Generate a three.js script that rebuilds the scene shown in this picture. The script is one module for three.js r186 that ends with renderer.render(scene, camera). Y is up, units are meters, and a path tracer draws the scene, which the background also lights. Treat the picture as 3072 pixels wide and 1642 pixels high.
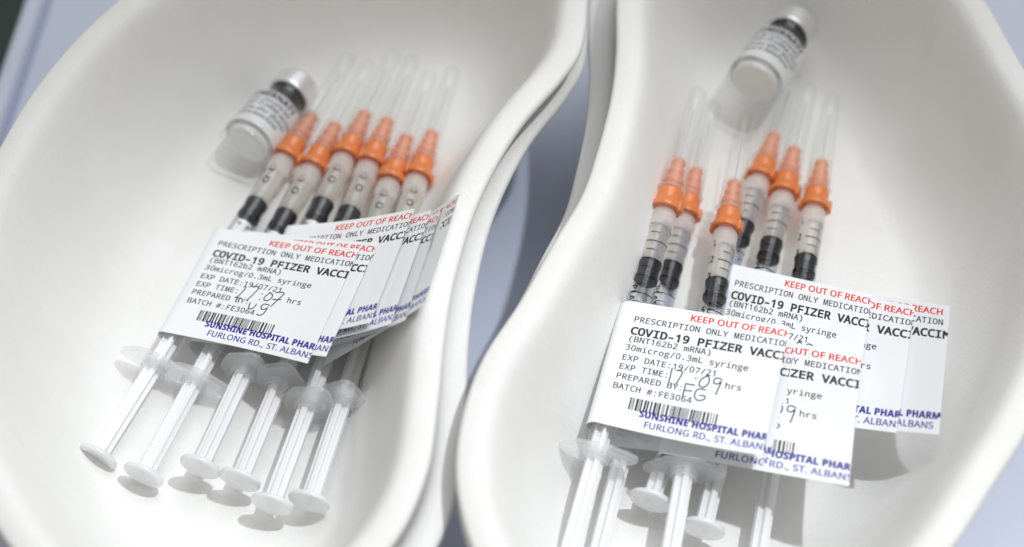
import * as THREE from 'three';
import { RectAreaLightUniformsLib } from 'three/addons/lights/RectAreaLightUniformsLib.js';
import { mergeGeometries, mergeVertices, toCreasedNormals } from 'three/addons/utils/BufferGeometryUtils.js';
import { RoundedBoxGeometry } from 'three/addons/geometries/RoundedBoxGeometry.js';

// ---------------------------------------------------------------- camera, light, exposure
const scene = new THREE.Scene();
const MM = 0.001;
const camera = new THREE.PerspectiveCamera(17.886, 1024 / 547, 0.02, 12);
camera.position.set(0, 0.4127, 0.25039);
camera.lookAt(0, 0.012, 0);
camera.focus = 0.441;                       // between the two front labels and the thumb rests
camera.userData.fStop = 5;
const renderer = new THREE.WebGLRenderer({ antialias: true });
renderer.setSize(1024, 547);
renderer.toneMapping = THREE.LinearToneMapping;
renderer.toneMappingExposure = 1.08;
renderer.shadowMap.enabled = true;
RectAreaLightUniformsLib.init();

const ROOM = new THREE.Color().setRGB(1.0, 0.965, 0.885).multiplyScalar(0.31);   // light from the room's walls
scene.background = ROOM;

// a bright examination lamp overhead, to the right and a little behind: it draws the crisp shadows and its beam fades outward
const KEY = { from: [0.365, 1.0, -0.085], to: [-0.005, 0.02, 0.13], strength: 1.75, angle: 0.235, radius: 0.8, color: [0.93, 0.965, 1.0] };
// a large soft ceiling panel farther back
const PANEL = { from: [0.30, 1.45, -0.70], w: 1.1, h: 1.1, strength: 1.8, color: [0.95, 0.975, 1.0] };

const RIM_LEFT = [[-106.5, -59.1], [-117.3, -43.2], [-124.7, -28.0], [-130.0, -12.2], [-133.8, 3.1], [-135.7, 19.7], [-135.3, 37.7], [-132.2, 56.1], [-126.1, 73.6], [-119.5, 86.4], [-112.1, 97.0], [-101.9, 107.2], [-89.7, 114.5], [-75.5, 119.4], [-60.1, 120.0], [-46.8, 116.3], [-35.2, 108.1], [-24.8, 95.3], [-19.0, 79.5], [-17.0, 61.6], [-15.7, 43.1], [-13.6, 27.7], [-8.1, 5.5], [1.8, -16.6], [13.6, -33.6], [18.1, -42.1], [20.5, -59.1], [20.6, -71.8], [16.7, -86.4], [6.9, -99.2], [-9.9, -106.9], [-32.4, -106.9], [-54.4, -99.9], [-75.8, -87.9], [-91.9, -74.0]];
const RIM_RIGHT = [[28.0, -59.1], [27.3, -41.6], [25.5, -27.0], [21.6, -10.2], [17.5, 3.4], [11.0, 16.2], [1.7, 35.0], [-7.2, 50.8], [-11.6, 65.4], [-12.9, 79.5], [-10.8, 93.1], [-6.3, 104.4], [1.0, 114.5], [12.0, 122.9], [26.2, 128.1], [42.9, 129.0], [60.0, 125.5], [76.0, 118.0], [88.2, 108.8], [97.4, 98.6], [109.4, 82.2], [116.9, 71.9], [126.2, 56.1], [134.3, 38.8], [139.8, 19.7], [142.0, -0.5], [139.7, -19.1], [133.9, -37.3], [129.8, -51.5], [127.5, -59.1], [122.3, -71.1], [112.3, -85.6], [97.1, -98.4], [78.8, -105.3], [59.7, -104.5], [43.6, -96.1], [33.0, -82.0], [29.0, -69.7]];
const SYRINGES = {
  L1: { at: [-61.4, 20.5, -35.7], along: [0.4154, 0.0266, -0.9092] },
  L2: { at: [-54.0, 20.0, -32.6], along: [0.3694, 0.0201, -0.929] },
  L3: { at: [-45.2, 21.0, -35.8], along: [0.3147, 0.0068, -0.9492] },
  L4: { at: [-38.4, 21.0, -33.3], along: [0.2819, 0.0068, -0.9594] },
  L5: { at: [-32.5, 21.0, -27.4], along: [0.2582, 0.0067, -0.9661] },
  L6: { at: [-25.2, 21.0, -28.7], along: [0.2396, 0.0069, -0.9709] },
  R1: { at: [41.4, 33.0, -9.9], along: [0.2756, 0.0932, -0.9567] },
  R2: { at: [47.7, 21.0, -15.9], along: [0.2601, 0.0251, -0.9652] },
  R3: { at: [57.6, 27.0, -7.4], along: [0.2052, 0.0255, -0.9784] },
  R4: { at: [69.4, 20.0, -29.0], along: [0.3326, 0.0, -0.9431] },
  R5: { at: [75.2, 21.0, -23.1], along: [0.2708, 0.0094, -0.9626] },
  R6: { at: [82.8, 22.0, -17.7], along: [0.2218, 0.0189, -0.9749] },
};
const LABELS = {
  L1: { top: [[-79.3, 23.3, -7.6], [-59.3, 26.3, -1.1], [-38.9, 39.3, 9.7]], foot: [[-90.1, 22.4, 24.4], [-70.7, 25.4, 30.1], [-50.3, 38.4, 42.6]], shown: 1.01 },
  L2: { top: [[-72.1, 23.1, -6.7], [-53.2, 28.1, -0.9], [-34.1, 41.1, 9.0]], foot: [[-83.0, 22.4, 27.0], [-64.5, 27.4, 32.2], [-45.6, 40.4, 41.8]], shown: 1.0 },
  L3: { top: [[-60.0, 24.4, -7.4], [-42.3, 30.4, -4.3], [-24.6, 47.4, 2.7]], foot: [[-69.1, 24.2, 28.5], [-52.0, 30.2, 30.7], [-34.6, 46.2, 35.5]], shown: 1.0 },
  L4: { top: [[-51.3, 24.4, -5.2], [-35.5, 34.4, -0.2], [-20.2, 50.4, 5.1]], foot: [[-60.5, 24.2, 30.0], [-44.8, 34.2, 34.2], [-29.4, 49.2, 37.7]], shown: 1.0 },
  L5: { top: [[-43.3, 24.5, -3.9], [-30.6, 32.5, -0.7], [-17.8, 54.5, 8.5]], foot: [[-52.3, 24.2, 31.2], [-39.1, 32.2, 32.8], [-25.6, 53.2, 39.0]], shown: 1.0 },
  L6: { top: [[-35.8, 24.4, -2.7], [-24.1, 39.4, 1.4], [-13.0, 59.4, 6.5]], foot: [[-48.2, 24.2, 35.5], [-34.3, 39.2, 35.8], [-20.9, 59.2, 38.3]], shown: 1.03 },
  R1: { top: [[29.8, 33.7, 21.8], [49.5, 37.7, 27.9], [68.4, 42.7, 34.6]], foot: [[20.4, 30.5, 54.6], [40.3, 34.5, 62.3], [59.5, 39.5, 68.2]], shown: 1.0 },
  R2: { top: [[37.6, 23.7, 20.9], [54.8, 27.7, 27.3], [70.5, 37.7, 36.9]], foot: [[28.0, 22.7, 57.8], [45.2, 26.7, 61.6], [61.1, 34.7, 69.4]], shown: 1.0 },
  R3: { top: [[46.9, 29.8, 27.0], [66.8, 34.8, 34.0], [85.5, 41.8, 42.0]], foot: [[36.6, 28.8, 62.3], [58.4, 33.8, 69.2], [79.4, 38.8, 75.9]], shown: 1.01 },
  R4: { top: [[57.9, 23.6, 4.2], [75.1, 29.6, 12.8], [91.3, 36.6, 21.7]], foot: [[46.7, 23.6, 42.4], [64.9, 29.6, 50.1], [82.2, 36.6, 58.1]], shown: 1.0 },
  R5: { top: [[64.6, 24.3, 7.9], [84.3, 26.8, 14.7], [101.1, 38.3, 26.1]], foot: [[54.2, 23.9, 47.7], [74.6, 26.4, 52.8], [92.5, 37.9, 61.4]], shown: 1.0 },
  R6: { top: [[72.6, 25.1, 10.2], [93.3, 25.6, 14.9], [108.7, 43.1, 29.0]], foot: [[63.4, 24.3, 50.1], [84.8, 24.8, 53.3], [101.4, 42.3, 64.1]], shown: 1.06 },
};
const VIAL_LEFT = { at: [-74.5, 24.5, -32.3], along: [0.4317, -0.1908, -0.8816] };
const VIAL_RIGHT = { at: [66.0, 31.0, -48.6], along: [0.4888, -0.1669, -0.8563] };


// ---------------------------------------------------------------- helpers
const used = {};
function numbered(name) { const n = used[name] = (used[name] ?? -1) + 1; return n ? `${name}_${String(n).padStart(3, '0')}` : name; }
function thing(name, label, category, group) {
  const o = new THREE.Group(); o.name = numbered(name); scene.add(o);
  o.userData = { label, category }; if (group) o.userData.group = group;
  return o;
}
function part(name, geometry, material, parent, label) {
  const m = new THREE.Mesh(geometry, material); m.name = name; parent.add(m);
  m.castShadow = m.receiveShadow = true; if (label) m.userData.label = label;
  return m;
}
function rng(seed) { let s = seed >>> 0; return () => { s = (s + 0x6D2B79F5) | 0; let t = Math.imul(s ^ (s >>> 15), 1 | s); t = (t + Math.imul(t ^ (t >>> 7), 61 | t)) ^ t; return ((t ^ (t >>> 14)) >>> 0) / 4294967296; }; }
const V = (x, y, z) => new THREE.Vector3(x, y, z);
function lathe(points, segments = 48, from = 0, arc = Math.PI * 2) {           // [radius, height] in mm
  return new THREE.LatheGeometry(points.map(([r, y]) => new THREE.Vector2(Math.max(r, 0.0001) * MM, y * MM)), segments, from, arc);
}
function creased(g, angle = 0.7) { return toCreasedNormals(g.index ? g.toNonIndexed() : g, angle); }
// value noise that tiles, as an 8-bit height map
function noiseTexture(size, layers, seed) {
  const a = new Float32Array(size * size);
  for (const [cells, weight] of layers) {
    const r = rng(seed + cells), g = Array.from({ length: cells * cells }, r);
    for (let y = 0; y < size; y++) for (let x = 0; x < size; x++) {
      const fx = x / size * cells, fy = y / size * cells, ix = Math.floor(fx), iy = Math.floor(fy);
      const sx = (fx - ix) ** 2 * (3 - 2 * (fx - ix)), sy = (fy - iy) ** 2 * (3 - 2 * (fy - iy));
      const at = (i, j) => g[(j % cells) * cells + (i % cells)];
      a[y * size + x] += weight * ((at(ix, iy) * (1 - sx) + at(ix + 1, iy) * sx) * (1 - sy) + (at(ix, iy + 1) * (1 - sx) + at(ix + 1, iy + 1) * sx) * sy);
    }
  }
  const total = layers.reduce((s, l) => s + l[1], 0), d = new Uint8Array(size * size * 4);
  for (let i = 0; i < size * size; i++) { const v = Math.round(255 * a[i] / total); d.set([v, v, v, 255], i * 4); }
  const t = new THREE.DataTexture(d, size, size); t.wrapS = t.wrapT = THREE.RepeatWrapping; t.magFilter = THREE.LinearFilter; t.needsUpdate = true;
  return t;
}
function canvas(w, h, draw) {
  const c = document.createElement('canvas'); c.width = w; c.height = h;
  draw(c.getContext('2d'));
  const t = new THREE.CanvasTexture(c); t.colorSpace = THREE.SRGBColorSpace; t.anisotropy = 8;
  return t;
}

// ---------------------------------------------------------------- materials
const rgb = (r, g, b) => new THREE.Color().setRGB(r, g, b);
const fibre = noiseTexture(512, [[16, 0.6], [60, 0.7], [150, 1], [256, 0.8]], 11);
const mottle = (() => { const t = noiseTexture(256, [[5, 1], [11, 0.8], [40, 0.6], [128, 0.5]], 23), d = t.image.data; for (let i = 0; i < d.length; i += 4) { const v = (d[i] - 128) / 128; d[i] = 249 + v * 3; d[i + 1] = 249 + v * 3.2; d[i + 2] = 249 + v * 5; } t.colorSpace = THREE.SRGBColorSpace; return t; })();
const M = {
  pulp: new THREE.MeshStandardMaterial({ name: 'moulded pulp', color: rgb(0.885, 0.88, 0.862), map: mottle, roughness: 0.7, bumpMap: fibre, bumpScale: 0.0001 }),
  trolley: new THREE.MeshPhysicalMaterial({ name: 'trolley paint', color: rgb(0.63, 0.675, 0.815), roughness: 0.38, specularIntensity: 0.6 }),
  floor: new THREE.MeshStandardMaterial({ name: 'dark floor', color: rgb(0.045, 0.07, 0.068), roughness: 0.6 }),
  rod: new THREE.MeshPhysicalMaterial({ name: 'white plunger plastic', color: rgb(0.95, 0.955, 0.97), roughness: 0.26, transmission: 0.25, thickness: 0 }),
  disc: new THREE.MeshPhysicalMaterial({ name: 'milky plunger plastic', color: rgb(0.92, 0.925, 0.935), roughness: 0.4, transmission: 0.3, thickness: 0, clearcoat: 0.6, clearcoatRoughness: 0.16 }),
  flange: new THREE.MeshPhysicalMaterial({ name: 'frosted flange plastic', color: rgb(0.98, 0.983, 0.99), roughness: 0.45, transmission: 0.95, clearcoat: 0.5, clearcoatRoughness: 0.12, thickness: 0, ior: 1.45 }),
  rubber: new THREE.MeshStandardMaterial({ name: 'black rubber', color: rgb(0.012, 0.013, 0.017), roughness: 0.42 }),
  orange: new THREE.MeshPhysicalMaterial({ name: 'orange hub plastic', color: rgb(0.83, 0.25, 0.065), roughness: 0.35, transmission: 0.2, thickness: 0, clearcoat: 0.6, clearcoatRoughness: 0.12 }),
  hub: new THREE.MeshPhysicalMaterial({ name: 'clear orange hub plastic', color: rgb(0.97, 0.58, 0.40), roughness: 0.4, transmission: 0.65, thickness: 0 }),
  cap: new THREE.MeshPhysicalMaterial({ name: 'clear cap plastic', color: rgb(0.965, 0.97, 0.965), roughness: 0.13, transmission: 1, thickness: 0, ior: 1.3 }),
  skirt: new THREE.MeshPhysicalMaterial({ name: 'frosted cap plastic', color: rgb(0.98, 0.97, 0.97), roughness: 0.45, transmission: 1, thickness: 0, ior: 1.4 }),
  vaccine: new THREE.MeshPhysicalMaterial({ name: 'off-white liquid', color: rgb(0.97, 0.955, 0.91), roughness: 0.75, transmission: 0.85, thickness: 0 }),
  steel: new THREE.MeshStandardMaterial({ name: 'needle steel', color: rgb(0.45, 0.46, 0.48), roughness: 0.3, metalness: 1 }),
  luer: new THREE.MeshPhysicalMaterial({ name: 'frosted barrel tip plastic', color: rgb(0.97, 0.955, 0.955), roughness: 0.7, transmission: 0.85, thickness: 0 }),
  paperBack: new THREE.MeshPhysicalMaterial({ name: 'blank paper', color: rgb(0.9, 0.905, 0.92), roughness: 0.6 }),
  glass: new THREE.MeshPhysicalMaterial({ name: 'vial glass', color: rgb(0.985, 0.99, 0.985), roughness: 0.06, transmission: 1, thickness: 0, ior: 1.5 }),
  liquid: new THREE.MeshPhysicalMaterial({ name: 'vial residue', color: rgb(0.95, 0.95, 0.935), roughness: 1, transmission: 0.35, thickness: 0 }),
  aluminium: new THREE.MeshStandardMaterial({ name: 'crimped aluminium', color: rgb(0.80, 0.80, 0.82), roughness: 0.36, metalness: 0.75 }),
  stopper: new THREE.MeshStandardMaterial({ name: 'grey rubber stopper', color: rgb(0.014, 0.0145, 0.017), roughness: 0.45 }),
  lampBody: new THREE.MeshStandardMaterial({ name: 'lamp enamel', color: rgb(0.7, 0.7, 0.7), roughness: 0.5 }),
};
for (const m of [M.flange, M.cap, M.skirt, M.luer, M.glass, M.liquid, M.hub]) m.side = THREE.DoubleSide;

// ---------------------------------------------------------------- lamps (above the frame)
function spotLamp(name, label, L, r, glow) {
  const t = thing(name, label, 'lamp');
  t.position.set(...L.from); t.lookAt(...L.to);
  const k = r / 0.05, head = lathe([[0, -50], [30, -48], [48, -30], [55, -4], [57, 0], [54, 2], [50, -6], [30, -12], [0, -12]], 48); head.rotateX(Math.PI / 2); head.scale(k, k, 1);
  part('lamp_head', head, M.lampBody, t);
  const bulb = new THREE.SphereGeometry(r * 0.7, 32, 16); bulb.scale(1, 1, Math.min(1, 0.03 / (r * 0.7)));
  part('bulb', bulb, new THREE.MeshStandardMaterial({ name: 'lit bulb', color: 0x222222, emissive: rgb(...L.color), emissiveIntensity: glow }), t).position.z = 0.02;
  const l = new THREE.SpotLight(rgb(...L.color), L.strength, 0, L.angle, 1, 2);
  l.name = 'lamp_beam'; l.position.set(0, 0, 0.02); l.target.position.set(0, 0, 1); l.shadow.radius = L.radius; l.castShadow = true; t.add(l); t.add(l.target);
}
spotLamp('examination_lamp', 'small bright examination lamp above and right of the dishes', KEY, 0.04, 12);
{
  const L = PANEL, t = thing('ceiling_light', 'large square white ceiling light panel behind and above the dishes', 'ceiling light');
  t.position.set(...L.from); t.lookAt(0, 0, 0);
  const tray = new RoundedBoxGeometry(L.w * 1.06, L.h * 1.06, 0.05, 3, 0.015); tray.translate(0, 0, -0.03);
  part('housing', tray, M.lampBody, t);
  part('diffuser', new THREE.PlaneGeometry(L.w, L.h), new THREE.MeshStandardMaterial({ name: 'lit lamp diffuser', color: 0x222222, emissive: rgb(...L.color), emissiveIntensity: 1.2, roughness: 0.8 }), t);
  const l = new THREE.RectAreaLight(rgb(...L.color), L.strength, L.w, L.h);
  l.name = 'panel_glow'; l.position.z = 0.004; l.rotation.y = Math.PI; t.add(l);
}

// ---------------------------------------------------------------- trolley and floor
{
  const f = part('floor', new THREE.PlaneGeometry(6, 6), M.floor, scene); f.rotation.x = -Math.PI / 2; f.position.y = -0.82;
  f.userData = { kind: 'structure' };
  const t = thing('trolley_top', 'pale blue painted trolley top with a low raised lip', 'trolley');
  t.userData.kind = 'structure'; delete t.userData.category;
  // the left edge of the top follows the direction seen at the photograph's upper left
  const turn = Math.atan2(-4.4, 38.5);
  const w = 0.9, d = 0.7, lip = 0.0058;
  const board = new RoundedBoxGeometry(w, 0.02, d, 3, 0.002); board.translate(w / 2, -0.01, 0);
  part('board', board, M.trolley, t);
  const edge = new RoundedBoxGeometry(lip, 0.028, d, 4, 0.0024); edge.translate(-lip / 2 + 0.0003, -0.008, 0);
  part('raised_edge', edge, M.trolley, t);
  t.position.set(-0.1515, -0.0085, -0.073); t.rotation.y = turn;
}

// ---------------------------------------------------------------- kidney dishes
function resample(points, n) {
  const c = new THREE.CatmullRomCurve3(points.map(([x, z]) => V(x * MM, 0, z * MM)), true, 'centripetal');
  return c.getSpacedPoints(n).slice(0, n).map((p) => [p.x, p.z]);
}
function outwardNormals(ring) {
  const n = ring.length;
  let area = 0; for (let i = 0; i < n; i++) { const a = ring[i], b = ring[(i + 1) % n]; area += a[0] * b[1] - b[0] * a[1]; }
  const s = Math.sign(area);
  return ring.map((_, i) => {
    const a = ring[(i + n - 2) % n], b = ring[(i + 2) % n], tx = b[0] - a[0], tz = b[1] - a[1], l = Math.hypot(tx, tz) || 1;
    return [s * tz / l, -s * tx / l];
  });
}
function insetRings(outline, most) {                                          // one ring per millimetre inward
  const rings = [outline]; let r = outline;
  for (let k = 1; k <= most; k++) {
    const nm = outwardNormals(r);
    const n = r.length;
    r = r.map((p, i) => [p[0] - nm[i][0] * MM, p[1] - nm[i][1] * MM]);
    const c = new THREE.CatmullRomCurve3(r.map(([x, z]) => V(x, 0, z)), true); c.arcLengthDivisions = 1200;   // evenly spaced again, so that tight corners do not fold
    r = c.getSpacedPoints(n).slice(0, n).map((p) => [p.x, p.z]);
    for (let it = 0; it < 2; it++) r = r.map((p, i) => { const a = r[(i + n - 1) % n], b = r[(i + 1) % n]; return [p[0] * 0.8 + (a[0] + b[0]) * 0.1, p[1] * 0.8 + (a[1] + b[1]) * 0.1]; });
    rings.push(r);
  }
  return rings;
}
const ringAt = (rings, d) => { if (d <= 0) { const nm = outwardNormals(rings[0]); return rings[0].map((p, i) => [p[0] - nm[i][0] * d * MM, p[1] - nm[i][1] * d * MM]); } const k = Math.min(Math.floor(d), rings.length - 2), f = d - k; return rings[k].map((p, i) => [p[0] * (1 - f) + rings[k + 1][i][0] * f, p[1] * (1 - f) + rings[k + 1][i][1] * f]); };
function smoothProfile(points, per = 4) {
  const c = new THREE.CatmullRomCurve3(points.map(([d, y]) => V(d, y, 0)), false, 'centripetal');
  return c.getPoints((points.length - 1) * per).map((p) => [p.x, p.y]);
}
function loft(rings, profile, y0, capLast) {
  const n = rings[0].length, pos = [], uv = [], idx = []; let capAt = 0;
  profile.forEach(([d, y]) => ringAt(rings, d).forEach(([x, z]) => { pos.push(x, y0 + y * MM, z); uv.push((x + y * MM * 0.7) / 0.05, (z + y * MM * 0.7) / 0.05); }));
  for (let k = 0; k + 1 < profile.length; k++) for (let i = 0; i < n; i++) {
    const a = k * n + i, b = k * n + (i + 1) % n, c = a + n, e = b + n;
    idx.push(a, b, c, b, e, c);
  }
  if (capLast) {
    const base = (profile.length - 1) * n, last = ringAt(rings, profile.at(-1)[0]);
    const first = pos.length / 3;                                            // the flat floor has vertices of its own
    last.forEach(([x, z]) => { pos.push(x, y0 + profile.at(-1)[1] * MM, z); uv.push(x / 0.05, z / 0.05); });
    for (const [a, b, c] of THREE.ShapeUtils.triangulateShape(last.map(([x, z]) => new THREE.Vector2(x, z)), [])) idx.push(first + a, first + b, first + c);
    capAt = idx.length - (n - 2) * 3;
  }
  const g = new THREE.BufferGeometry();
  g.setAttribute('position', new THREE.Float32BufferAttribute(pos, 3)); g.setAttribute('uv', new THREE.Float32BufferAttribute(uv, 2)); g.setIndex(idx);
  g.computeVertexNormals();
  if (capLast) {                                                              // the floor and the ring it starts from are level
    const nn = g.attributes.normal, p = g.attributes.position, s = Math.sign(nn.getY((profile.length - 4) * n));
    if (Math.sign(nn.getY(p.count - 1)) !== s) { for (let i = capAt; i < idx.length; i += 3) [idx[i], idx[i + 1]] = [idx[i + 1], idx[i]]; g.setIndex(idx); }
    for (let i = (profile.length - 1) * n; i < p.count; i++) nn.setXYZ(i, 0, s, 0);
  }
  return g;
}
const RIM = smoothProfile([[2.2, -3.4], [0.7, -3.1], [0.05, -2.2], [0.1, -1.2], [0.7, -0.45], [2, -0.1], [4.2, 0], [6.2, -0.5], [7.8, -2.0], [9.2, -4.6]]);
const BOWL = smoothProfile([[9.2, -4.6], [10.6, -8], [12.4, -13], [14.8, -19.5], [17.6, -26], [21, -32.5], [24.6, -37.8], [28.6, -41.4], [32.4, -43.4], [35.4, -44], [37, -44]]);
const UNDER = smoothProfile([[2.2, -3.4], [5.2, -3.9], [7.2, -6], [8.6, -9.6], [10.6, -15], [13, -21.6], [16, -28.4], [19.8, -35], [24.2, -40.6], [28.4, -44.4], [33, -46.3], [37, -46.6]]);
function kidneyDish(outline, y, label, grow = 0, shift = [0, 0], turn = 0, deep = 1) {
  let ring = resample(outline, 260);
  const cx = ring.reduce((s, p) => s + p[0], 0) / 260, cz = ring.reduce((s, p) => s + p[1], 0) / 260, c = Math.cos(turn), s = Math.sin(turn);
  const nm = outwardNormals(ring);
  ring = ring.map((p, i) => { const x = p[0] + nm[i][0] * grow * MM - cx, z = p[1] + nm[i][1] * grow * MM - cz; return [c * x - s * z + shift[0] * MM, s * x + c * z + shift[1] * MM]; });
  const rings = insetRings(ring, 39);
  const t = thing('kidney_dish', label, 'kidney dish', 'nested pulp kidney dishes');
  t.position.set(cx, y, cz);
  const h = 0.0466;
  part('rim', loft(rings, RIM, h, false), M.pulp, t);
  const sunk = (profile) => profile.map(([d, y]) => [d, y < -5 ? -5 + (y + 5) * deep : y]);
  part('bowl', loft(rings, sunk(BOWL), h, true), M.pulp, t);
  part('underside', loft(rings, sunk(UNDER), h, true), M.pulp, t);
  return t;
}
kidneyDish(RIM_LEFT, 0.0094, 'white pulp kidney dish on the left holding six syringes and a vial');
kidneyDish(RIM_LEFT, -0.0006, 'lower white kidney dish showing under the rim of the left dish', 2.4, [1, 0], -0.045, 1.16);
kidneyDish(RIM_RIGHT, 0.0094, 'white pulp kidney dish on the right holding six syringes and a vial');
kidneyDish(RIM_RIGHT, -0.008, 'lower kidney dish, mostly shaded, under the rim of the right dish', 1, [-2.7, -7], -0.045);

// ---------------------------------------------------------------- printed labels
const RED = '#e2342f', INK = '#23252e', BLUE = '#1d128f';
const ART_W = 46.2, ART_H = 37, PX = 24;                                       // mm, mm, pixels per mm
function fitText(c, text, x, y, length, size, font, color) {
  c.font = `${font.includes('bold') ? 'bold ' : ''}${Math.round(size)}px ${font.replace('bold ', '')}`;
  c.fillStyle = color; c.textBaseline = 'middle';
  const w = c.measureText(text).width;
  c.save(); c.translate(x, y); c.scale(length / w, 1); c.fillText(text, 0, 0); c.strokeStyle = color; c.lineWidth = font.includes('bold') ? size * 0.05 : size * 0.028; c.strokeText(text, 0, 0); c.restore();
}
function stroke(c, paths, x, y, k, width) {
  c.strokeStyle = '#41465c'; c.lineWidth = width; c.lineCap = c.lineJoin = 'round';
  for (const p of paths) {
    c.beginPath(); c.moveTo(x + p[0][0] * k, y + p[0][1] * k);
    for (let i = 1; i < p.length - 1; i++) c.quadraticCurveTo(x + p[i][0] * k, y + p[i][1] * k, x + (p[i][0] + p[i + 1][0]) / 2 * k, y + (p[i][1] + p[i + 1][1]) / 2 * k);
    c.lineTo(x + p.at(-1)[0] * k, y + p.at(-1)[1] * k); c.stroke();
  }
}
function labelTexture(time, initials) {
  const W = Math.round(ART_W * PX), H = Math.round(ART_H * PX), u = (v) => v * 44 * PX, v = (t) => t * H;
  return canvas(W, H, (c) => {
    c.fillStyle = '#f4f6f9'; c.fillRect(0, 0, W, H);
    const r = rng(5); for (let i = 0; i < 2600; i++) { c.fillStyle = `rgba(${r() < 0.5 ? '255,255,255' : '232,234,240'},0.35)`; c.fillRect(r() * W, r() * H, 2 + r() * 5, 1 + r() * 2); }
    const pitch = 0.0345, mono = (text, x, y, k = 1, bold = '') => fitText(c, text, u(x), v(y), u(pitch * k * text.length), 55 * (k > 1 ? 1.3 : 1), bold + 'monospace', INK);
    fitText(c, 'KEEP OUT OF REACH', u(0.40), v(0.062), u(0.625), 58, 'sans-serif', RED);
    fitText(c, 'KEEP OUT OF REACH', u(0.4015), v(0.0625), u(0.625), 58, 'sans-serif', RED);
    mono('PRESCRIPTION ONLY MEDICATION', 0.065, 0.142);
    mono('COVID-19 PFIZER VACCINE', 0.063, 0.238, 1.335, 'bold ');
    mono('(BNT162b2 mRNA)', 0.062, 0.303);
    mono('30microg/0.3mL syringe', 0.058, 0.374);
    mono('EXP DATE:19/07/21', 0.055, 0.456);
    mono('EXP TIME:', 0.052, 0.53); mono('hrs', 0.70, 0.53);
    mono('PREPARED BY:', 0.051, 0.606);
    mono('BATCH #:FE3064', 0.048, 0.686);
    // handwriting
    const k = u(0.0088);
    stroke(c, time, u(0.36), v(0.525), k, 8.5); stroke(c, initials, u(0.47), v(0.632), k, 8.5);
    // bar code
    const b = rng(77); let x = 0.172; c.fillStyle = '#16171c';
    while (x < 0.70) { const w = (b() < 0.45 ? 0.011 : 0.0045) * (0.8 + 0.5 * b()), gap = (b() < 0.3 ? 0.011 : 0.0048); c.fillRect(u(x), v(0.752), u(w), v(0.094)); x += w + gap; }
    fitText(c, 'SUNSHINE HOSPITAL PHARMACY', u(0.245), v(0.859), u(0.935), 60, 'bold sans-serif', BLUE);
    fitText(c, 'FURLONG RD., ST. ALBANS', u(0.285), v(0.934), u(0.745), 58, 'sans-serif', BLUE);
  });
}
// strokes in hundredths of the label's width
const HAND = {
  t1707: [[[2, -4], [4, -5], [3, 0], [1, 5], [0, 6]], [[-1, 6], [4, 6]], [[7, -5], [10, -6], [14, -6], [12, 0], [9, 7]], [[18, -1], [18.2, -0.6]], [[18, 4], [18.2, 4.3]], [[24, -3], [21, 0], [21, 4], [25, 4], [27, 0], [25, -3], [23, -3]], [[28, -4], [31, -5], [35, -5], [32, 1], [29, 8]], [[28, 2], [34, 1]]],
  ug: [[[0, -2], [0, 3], [3, 3], [5, 0], [5, -2]], [[15, -3], [11, -4], [9, -1], [11, 2], [14, 0]], [[14.5, -1], [14.5, 3], [12, 7], [9, 6]]],
  t1709: [[[1, -5], [1, 5]], [[4, -4], [9, -5], [8, 0], [6, 6]], [[18, -1], [18.2, -0.6]], [[18, 4], [18.2, 4.3]], [[26, -4], [22, -2], [21, 4], [25, 5], [28, 1], [27, -4], [25, -4]], [[36, -3], [32, -5], [30, 0], [34, 1], [36, -3], [35, 3], [34, 8]]],
  fg: [[[0, -6], [0, 4]], [[0, -6], [6, -6]], [[0, -1], [5, -1.5]], [[14, -4], [9, -5], [7, 1], [10, 5], [15, 3], [15, 0], [11, 0.5]]],
};
const artLeft = labelTexture(HAND.t1707, HAND.ug), artRight = labelTexture(HAND.t1709, HAND.fg);
const paper = (map) => new THREE.MeshPhysicalMaterial({ name: 'printed paper', map, color: rgb(1, 1, 1), roughness: 0.55 });
const PAPER_LEFT = paper(artLeft), PAPER_RIGHT = paper(artRight);
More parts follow.
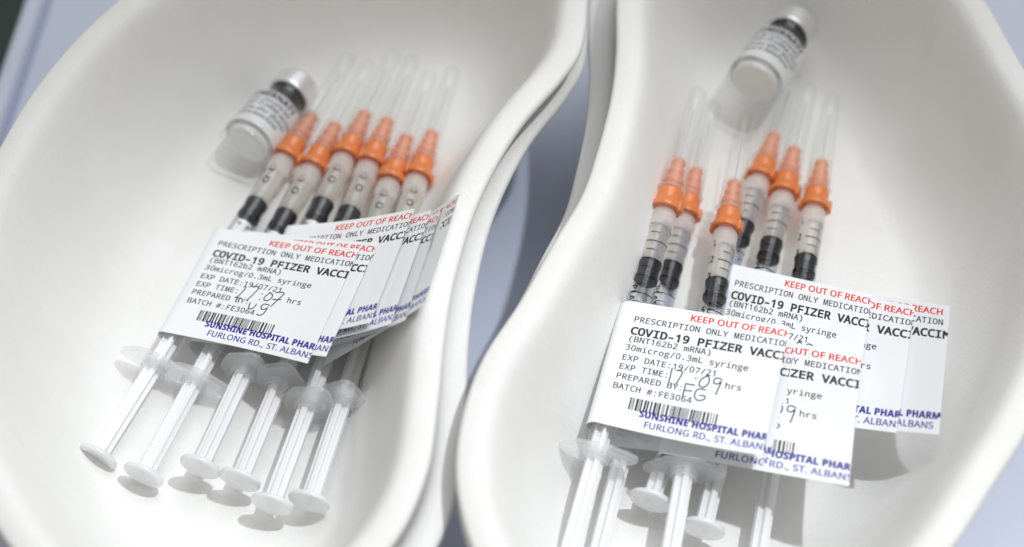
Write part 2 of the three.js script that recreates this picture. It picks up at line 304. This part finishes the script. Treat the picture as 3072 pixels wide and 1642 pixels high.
// a flag of paper: wraps the barrel on its left, then leaves it and curls; two faces and cut edges, 0.13 mm thick
function labelGeometry(spec, axisAt, axisAlong) {
  const bez = ([a, b, c], t) => V(...a).multiplyScalar((1 - t) * (1 - t)).addScaledVector(V(...b), 2 * t * (1 - t)).addScaledVector(V(...c), t * t).multiplyScalar(MM);
  const columns = [], nu = 22, nv = 12;
  const start = [0, 1].map((j) => bez(j ? spec.foot : spec.top, 0));
  for (let k = 6; k >= 1; k--) columns.push({ u: -k * 0.018, edge: start.map((p) => {            // round the barrel, downward
    const rel = p.clone().sub(axisAt), along = rel.dot(axisAlong), foot = axisAt.clone().addScaledVector(axisAlong, along);
    const across = V(0, 1, 0).cross(axisAlong).normalize().multiplyScalar(-1), up = axisAlong.clone().cross(across).normalize(); if (up.y < 0) up.negate();
    const left = V(-1, 0, 0).dot(across) > 0 ? across : across.clone().negate();
    const r = p.clone().sub(foot).length(), a0 = Math.atan2(p.clone().sub(foot).dot(left), p.clone().sub(foot).dot(up)), a = a0 + k * 0.33;
    return foot.addScaledVector(up, Math.cos(a) * r).addScaledVector(left, Math.sin(a) * r);
  }) });
  for (let i = 0; i <= nu; i++) columns.push({ u: i / nu, edge: [bez(spec.top, i / nu), bez(spec.foot, i / nu)] });
  const nc = columns.length, grid = columns.map((c) => Array.from({ length: nv + 1 }, (_, j) => c.edge[0].clone().lerp(c.edge[1], j / nv)));
  const thick = 0.00013, pos = [], uv = [], idx = [];
  for (const side of [1, -1]) for (let i = 0; i < nc; i++) for (let j = 0; j <= nv; j++) {
    const du = grid[Math.min(i + 1, nc - 1)][j].clone().sub(grid[Math.max(i - 1, 0)][j]), dv = grid[i][Math.min(j + 1, nv)].clone().sub(grid[i][Math.max(j - 1, 0)]);
    const n = dv.cross(du).normalize(), p = grid[i][j].clone().addScaledVector(n, side * thick / 2);
    pos.push(p.x, p.y, p.z); uv.push(Math.max(0.004, columns[i].u * spec.shown * 44 / ART_W + 0.004), 1 - (0.004 + 0.992 * j / nv));
  }
  const at = (s, i, j) => (s * nc + i) * (nv + 1) + j;
  for (let i = 0; i + 1 < nc; i++) for (let j = 0; j < nv; j++) idx.push(at(0, i, j), at(0, i, j + 1), at(0, i + 1, j), at(0, i + 1, j), at(0, i, j + 1), at(0, i + 1, j + 1));
  const front = idx.length;
  for (let i = 0; i + 1 < nc; i++) for (let j = 0; j < nv; j++) idx.push(at(1, i, j), at(1, i + 1, j), at(1, i, j + 1), at(1, i + 1, j), at(1, i + 1, j + 1), at(1, i, j + 1));
  for (let j = 0; j < nv; j++) idx.push(at(0, nc - 1, j), at(0, nc - 1, j + 1), at(1, nc - 1, j), at(1, nc - 1, j), at(0, nc - 1, j + 1), at(1, nc - 1, j + 1));
  for (const j of [0, nv]) for (let i = 0; i + 1 < nc; i++) idx.push(at(0, i, j), at(0, i + 1, j), at(1, i, j), at(1, i, j), at(0, i + 1, j), at(1, i + 1, j));
  const g = new THREE.BufferGeometry();
  g.setAttribute('position', new THREE.Float32BufferAttribute(pos, 3)); g.setAttribute('uv', new THREE.Float32BufferAttribute(uv, 2)); g.setIndex(idx);
  g.addGroup(0, front, 0); g.addGroup(front, idx.length - front, 1);
  g.computeVertexNormals();
  return g;
}

// ---------------------------------------------------------------- syringes
// local +y runs towards the needle, the origin is the middle of the orange collar, local +z is the printed side
const barrelPrint = canvas(512, 1024, (c) => {                                 // u once round, from tip (top) to flange: 64 mm
  c.fillStyle = '#ffffff'; c.fillRect(0, 0, 512, 1024);
  const y = (mm) => (mm - 6) / 64 * 1024;                                      // mm below the collar
  for (let i = 0; i <= 100; i++) {
    const yy = y(3.9 + i * 0.52); if (yy < 30 || yy > 1010) continue;
    c.fillStyle = '#9298b8'; c.fillRect(262, yy, 92, 3.2);
    if (i % 10 === 0) { c.fillStyle = '#23252e'; c.fillRect(184, yy, 170, 5); } else if (i % 5 === 0) { c.fillStyle = '#4a4d5e'; c.fillRect(206, yy, 70, 4.4); }
  }
  c.fillStyle = c.strokeStyle = '#1d1f28'; c.font = 'bold 46px sans-serif'; c.textBaseline = 'middle';
  for (let i = 1; i < 10; i++) { c.save(); c.translate(118, y(3.9 + i * 5.2)); c.scale(1.5, 1); c.fillText(String(i), 0, 0); c.fillRect(-10, 12, 5, 6); c.restore(); }
  c.font = 'bold 60px sans-serif'; c.save(); c.translate(196, y(27.6)); c.rotate(Math.PI / 2); c.scale(0.75, 1.1); c.fillText('PLASTIPAK', 0, 0); c.restore();
  c.strokeStyle = '#50546a'; c.lineWidth = 7; for (const mm of [9.4, 13.6]) { c.beginPath(); c.ellipse(444, y(mm), 22, 14, 0, 0, 7); c.stroke(); }
});
const M_barrel = new THREE.MeshPhysicalMaterial({ name: 'clear barrel plastic', map: barrelPrint, color: rgb(1, 1, 1), roughness: 0.16, transmission: 1, thickness: 0, ior: 1.45, side: THREE.DoubleSide });
function setV(g, y0, y1) { const p = g.attributes.position, u = g.attributes.uv; for (let i = 0; i < p.count; i++) u.setY(i, (p.getY(i) / MM - y0) / (y1 - y0)); return g; }
function lozenge(w, h) {                                                       // finger flange outline
  const s = new THREE.Shape(), a = w / 2, b = h / 2, q = 1.6;
  s.moveTo(-a + q, -1.6); s.lineTo(-3.6, -b); s.quadraticCurveTo(0, -b - 0.5, 3.6, -b); s.lineTo(a - q, -1.6); s.quadraticCurveTo(a, 0, a - q, 1.6);
  s.lineTo(3.6, b); s.quadraticCurveTo(0, b + 0.5, -3.6, b); s.lineTo(-a + q, 1.6); s.quadraticCurveTo(-a, 0, -a + q, -1.6);
  return s;
}
const SYR = (() => {
  const g = {};
  g.barrel = setV(lathe([[3.25, -74], [3.25, -71], [3.25, -40], [3.25, -5.4], [3.05, -4.3], [2.5, -3.7]], 56), -70, -6);
  const hole = new THREE.Path(); hole.absarc(0, 0, 2.9, 0, Math.PI * 2, true);
  const plate = lozenge(22, 11.4); plate.holes.push(hole);
  const flat = new THREE.ExtrudeGeometry(plate, { depth: 0.9, bevelEnabled: true, bevelThickness: 0.25, bevelSize: 0.3, bevelSegments: 2, curveSegments: 20 });
  flat.rotateX(Math.PI / 2); flat.scale(MM, MM, MM); flat.translate(0, -73.6 * MM, 0);
  g.flange = flat;
  g.collarRing = lathe([[3.5, -72.4], [3.7, -73], [3.4, -76.2], [2.95, -76.4], [2.85, -74]], 40);
  // plunger: four ribs, a base disc, a thumb rest
  const ribs = [];
  for (const a of [0, Math.PI / 2]) { const b = new RoundedBoxGeometry(4.6 * MM, 75 * MM, 1.7 * MM, 2, 0.35 * MM); b.rotateY(a); b.translate(0, -64.6 * MM, 0); ribs.push(b); }
  for (const y of [-27.6]) { const d = new THREE.CylinderGeometry(2.35 * MM, 2.35 * MM, 1.0 * MM, 28); d.translate(0, y * MM, 0); ribs.push(d.toNonIndexed()); }
  g.rod = mergeGeometries(ribs.map((r) => { const q = r.index ? r.toNonIndexed() : r; return q; }));
  g.thumb = lathe([[0, -101.9], [1.6, -101.9], [4.6, -102], [5.2, -102.3], [5.4, -102.9], [5.2, -103.5], [4.6, -103.75], [3.7, -103.7], [3.5, -103.5], [3.2, -103.45], [1.0, -103.4], [0.7, -103.15], [0, -103.1]], 56);
  g.stopper = lathe([[0, -18.2], [1.4, -18.5], [2.75, -19.3], [3.08, -19.7], [3.1, -20.6], [2.9, -20.9], [2.8, -22.2], [2.8, -23.2], [2.9, -23.7], [3.1, -24.0], [3.1, -25.1], [2.8, -25.5], [0, -25.5]], 40);
  g.liquid = lathe([[0, -18.1], [1.2, -18.3], [2.75, -19.2], [2.8, -17], [2.8, -5.6], [2.3, -4.6], [0, -4.4]], 40);
  g.tip = lathe([[3.29, -9.6], [3.3, -8], [3.3, -5.3], [3.1, -4.2], [2.5, -3.5], [2.3, -2]], 40);
  g.hub = lathe([[2.9, 3.1], [2.9, 3.5], [2.0, 3.8], [1.95, 4.9], [2.7, 5.1], [2.6, 6.6], [1.9, 6.9], [1.7, 8.0], [2.2, 8.2], [2.1, 9.6], [1.6, 9.9], [1.45, 10.9], [1.95, 11.1], [1.85, 12.2], [1.2, 12.8], [0.2, 13.1]], 32);
  g.collar = lathe([[3.2, -3.3], [4.0, -3.6], [4.15, -3.0], [3.95, -1.7], [3.45, -1.0], [3.35, 0.2], [3.3, 2.4], [3.05, 2.9], [1.6, 3.0]], 40);
  const ears = [];
  for (const s of [-1, 1]) { const e = new RoundedBoxGeometry(1.5 * MM, 3.2 * MM, 2.6 * MM, 2, 0.5 * MM); e.translate(s * 3.75 * MM, -2.3 * MM, 0); ears.push(e.toNonIndexed()); }
  g.collar = mergeGeometries([g.collar.toNonIndexed(), ...ears.map((e) => { e.deleteAttribute('uv'); e.setAttribute('uv', new THREE.Float32BufferAttribute(new Float32Array(e.attributes.position.count * 2), 2)); return e; })]);
  g.needle = lathe([[0.24, 12.5], [0.24, 28.6], [0.02, 29.6]], 12);
  g.skirt = lathe([[3.55, 2.9], [3.6, 3.4], [3.35, 3.8], [3.3, 6], [3.15, 9], [3.05, 12.2]], 40);
  g.capRing = new THREE.TorusGeometry(3.5 * MM, 0.32 * MM, 8, 44); g.capRing.rotateX(Math.PI / 2); g.capRing.translate(0, 3.2 * MM, 0);
  g.cap = lathe([[3.05, 12.2], [2.85, 20], [2.6, 30], [2.5, 33.6], [2.25, 35], [1.6, 35.7], [0.4, 36], [0, 36]], 40);
  return g;
})();
const ROLLS = { L1: 0.06, L2: 0.02, L3: 1.15, L4: 1.27, L5: 1.08, L6: 1.38, R1: 0.22, R2: 0.1, R3: 0.3, R4: 0.3, R5: 0.25, R6: 0.1 };
const SPIN = { L1: 0.75, L2: 0.8, L3: 0.95, L4: 1.05, L5: 0.9, L6: 1.1, R1: 3.14, R2: 3.14, R3: 3.75, R4: 3.0, R5: 3.05, R6: 3.6 };
const PULLED = { R1: 5, R2: 5, R3: 3, R4: 3, R5: 2.5, R6: 6 };             // mm the plunger stands out farther
const SEEN_AS = {
  L1: 'capped syringe nearest the vial in the left dish, its front label handwritten 17:07',
  L2: 'second syringe from the vial in the left dish, its label just behind the front one',
  L3: 'third syringe from the vial in the left dish, orange collar set highest',
  L4: 'fourth syringe from the vial in the left dish, its label fanned in the middle',
  L5: 'fifth syringe from the vial in the left dish, orange collar set lowest',
  L6: 'syringe farthest from the vial in the left dish, its label curled highest against the wall',
  R1: 'syringe lying over another in the right dish, its front label handwritten 17:09',
  R2: 'syringe half hidden under the front labelled one in the right dish',
  R3: 'syringe in the middle of the right dish with large digits along its barrel',
  R4: 'syringe behind the middle one in the right dish, its barrel half hidden',
  R5: 'middle one of the three farther syringes in the right dish, below the vial',
  R6: 'syringe at the right end of the right dish, its label lifted towards the dish wall',
};
const shared = {};
for (const [key, s] of Object.entries(SYRINGES)) {
  const along = V(...s.along).normalize(), at = V(...s.at).multiplyScalar(MM);
  const side = along.clone().cross(V(0, 1, 0)).normalize(), up = side.clone().cross(along).normalize();
  const r = ROLLS[key], x = side.clone().multiplyScalar(Math.cos(r)).addScaledVector(up, Math.sin(r)), z = x.clone().cross(along).normalize();
  const t = thing('syringe', SEEN_AS[key], 'syringe', key[0] === 'L' ? 'syringes in the left dish' : 'syringes in the right dish');
  t.position.copy(at); t.quaternion.setFromRotationMatrix(new THREE.Matrix4().makeBasis(x, along, z));
  t.updateMatrixWorld(true);
  const barrel = part('barrel', SYR.barrel, M_barrel, t); barrel.rotation.y = SPIN[key] + r;
  const flange = part('finger_flange', SYR.flange, M.flange, barrel); flange.rotation.y = -(SPIN[key] + r);
  part('barrel_collar', SYR.collarRing, M.flange, barrel);
  part('barrel_tip', SYR.tip, M.luer, barrel);
  const rod = part('plunger', SYR.rod, M.rod, t); rod.rotation.y = r * 0.5 + 0.5;
  part('thumb_rest', SYR.thumb, M.disc, rod);
  const pulled = PULLED[key] ?? 0; rod.position.y = -pulled * MM;
  part('stopper', SYR.stopper, M.rubber, rod).position.y = pulled * MM;
  part('liquid', SYR.liquid, M.vaccine, t);
  const collar = part('needle_collar', SYR.collar, M.orange, t); collar.rotation.y = -r + 0.1;
  part('needle_hub', SYR.hub, M.hub, collar);
  part('needle', SYR.needle, M.steel, collar);
  const cap = part('needle_cap', SYR.cap, M.cap, t);
  part('cap_skirt', SYR.skirt, M.skirt, cap); part('cap_ring', SYR.capRing, M.skirt, cap);
  const g = labelGeometry(LABELS[key], at, along);
  g.applyMatrix4(t.matrixWorld.clone().invert());
  part('paper_label', g, [key[0] === 'L' ? PAPER_LEFT : PAPER_RIGHT, M.paperBack], t);
}

// ---------------------------------------------------------------- vials
const vialArt = canvas(1024, 300, (c) => {                                      // once round, 13 mm high
  c.fillStyle = '#f1f2f4'; c.fillRect(0, 0, 1024, 300);
  const ink = '#3a3c48', line = (text, x, y, w, size, bold) => fitText(c, text, x, y, w, size, (bold ? 'bold ' : '') + 'sans-serif', ink);
  line('COMIRNATY', 320, 34, 350, 62, true);
  line('sterile concentrate', 320, 84, 340, 44); line('COVID-19 mRNA vaccine', 320, 128, 400, 48);
  line('6 doses after dilution', 320, 174, 370, 46); line('Discard date/time:', 320, 218, 330, 48);
  for (let i = 0; i < 3; i++) { c.save(); c.translate(215 + i * 30, 196); c.rotate(-Math.PI / 2); fitText(c, 'Pfizer-BioNTech lot exp', 0, 0, 190, 20, 'sans-serif', ink); c.restore(); }
  c.fillStyle = '#1f2028'; c.fillRect(196, 206, 16, 52);
});
const M_vialLabel = new THREE.MeshPhysicalMaterial({ name: 'glossy vial label', map: vialArt, color: rgb(1, 1, 1), roughness: 0.3, transmission: 0.3, thickness: 0, clearcoat: 0.4, clearcoatRoughness: 0.15 });
const glassG = lathe([[0, 0.9], [4, 0.75], [6.4, 0.15], [7.4, 0.25], [7.9, 1.0], [8.0, 2], [8.0, 18.6], [7.6, 20], [6.4, 21.6], [5.7, 22.6], [5.5, 23.4], [5.5, 25.6], [6.4, 26.2]], 72);
const vLabelG = setV(lathe([[8.06, 4.4], [8.06, 19.1]], 72), 4.4, 19.1);
const residueG = lathe([[0, 2.45], [5.2, 2.35], [6.6, 3.1], [6.7, 4.2], [0, 4.4]], 48);
const plugG = lathe([[0, 20.8], [4.2, 20.8], [4.9, 21.6], [5.2, 22.8], [5.3, 26], [6.3, 26.3]], 40);
const crimpG = lathe([[5.9, 26.1], [6.45, 26.0], [6.7, 26.4], [6.75, 27], [6.7, 32.0], [6.5, 32.7], [5.9, 33], [3.2, 33], [3.0, 32.6], [0, 32.6]], 64);
function vial(spec, label, spin, size) {
  const along = V(...spec.along).normalize(), side = along.clone().cross(V(0, 1, 0)).normalize(), up = side.clone().cross(along).normalize();
  const t = thing('vial', label, 'vial', 'small glass vials in the dishes');
  t.position.set(...spec.at).multiplyScalar(MM); t.scale.setScalar(size);
  const z = side.clone().multiplyScalar(Math.sin(spin)).addScaledVector(up, Math.cos(spin)), x = along.clone().cross(z).normalize();
  t.quaternion.setFromRotationMatrix(new THREE.Matrix4().makeBasis(x, along, z));
  const glass = part('glass_body', glassG, M.glass, t); part('residue', residueG, M.liquid, glass);
  part('vial_label', vLabelG, M_vialLabel, t);
  part('rubber_stopper', plugG, M.stopper, t);
  part('aluminium_cap', crimpG, M.aluminium, t);
  return t;
}
vial(VIAL_LEFT, 'small printed glass vial lying left of the syringes in the left dish', 3.3, 0.95);
vial(VIAL_RIGHT, 'small printed glass vial lying above the syringes in the right dish', 3.3, 1);

scene.traverse((o) => { if (o.isMesh) o.castShadow = o.receiveShadow = true; });
renderer.render(scene, camera);
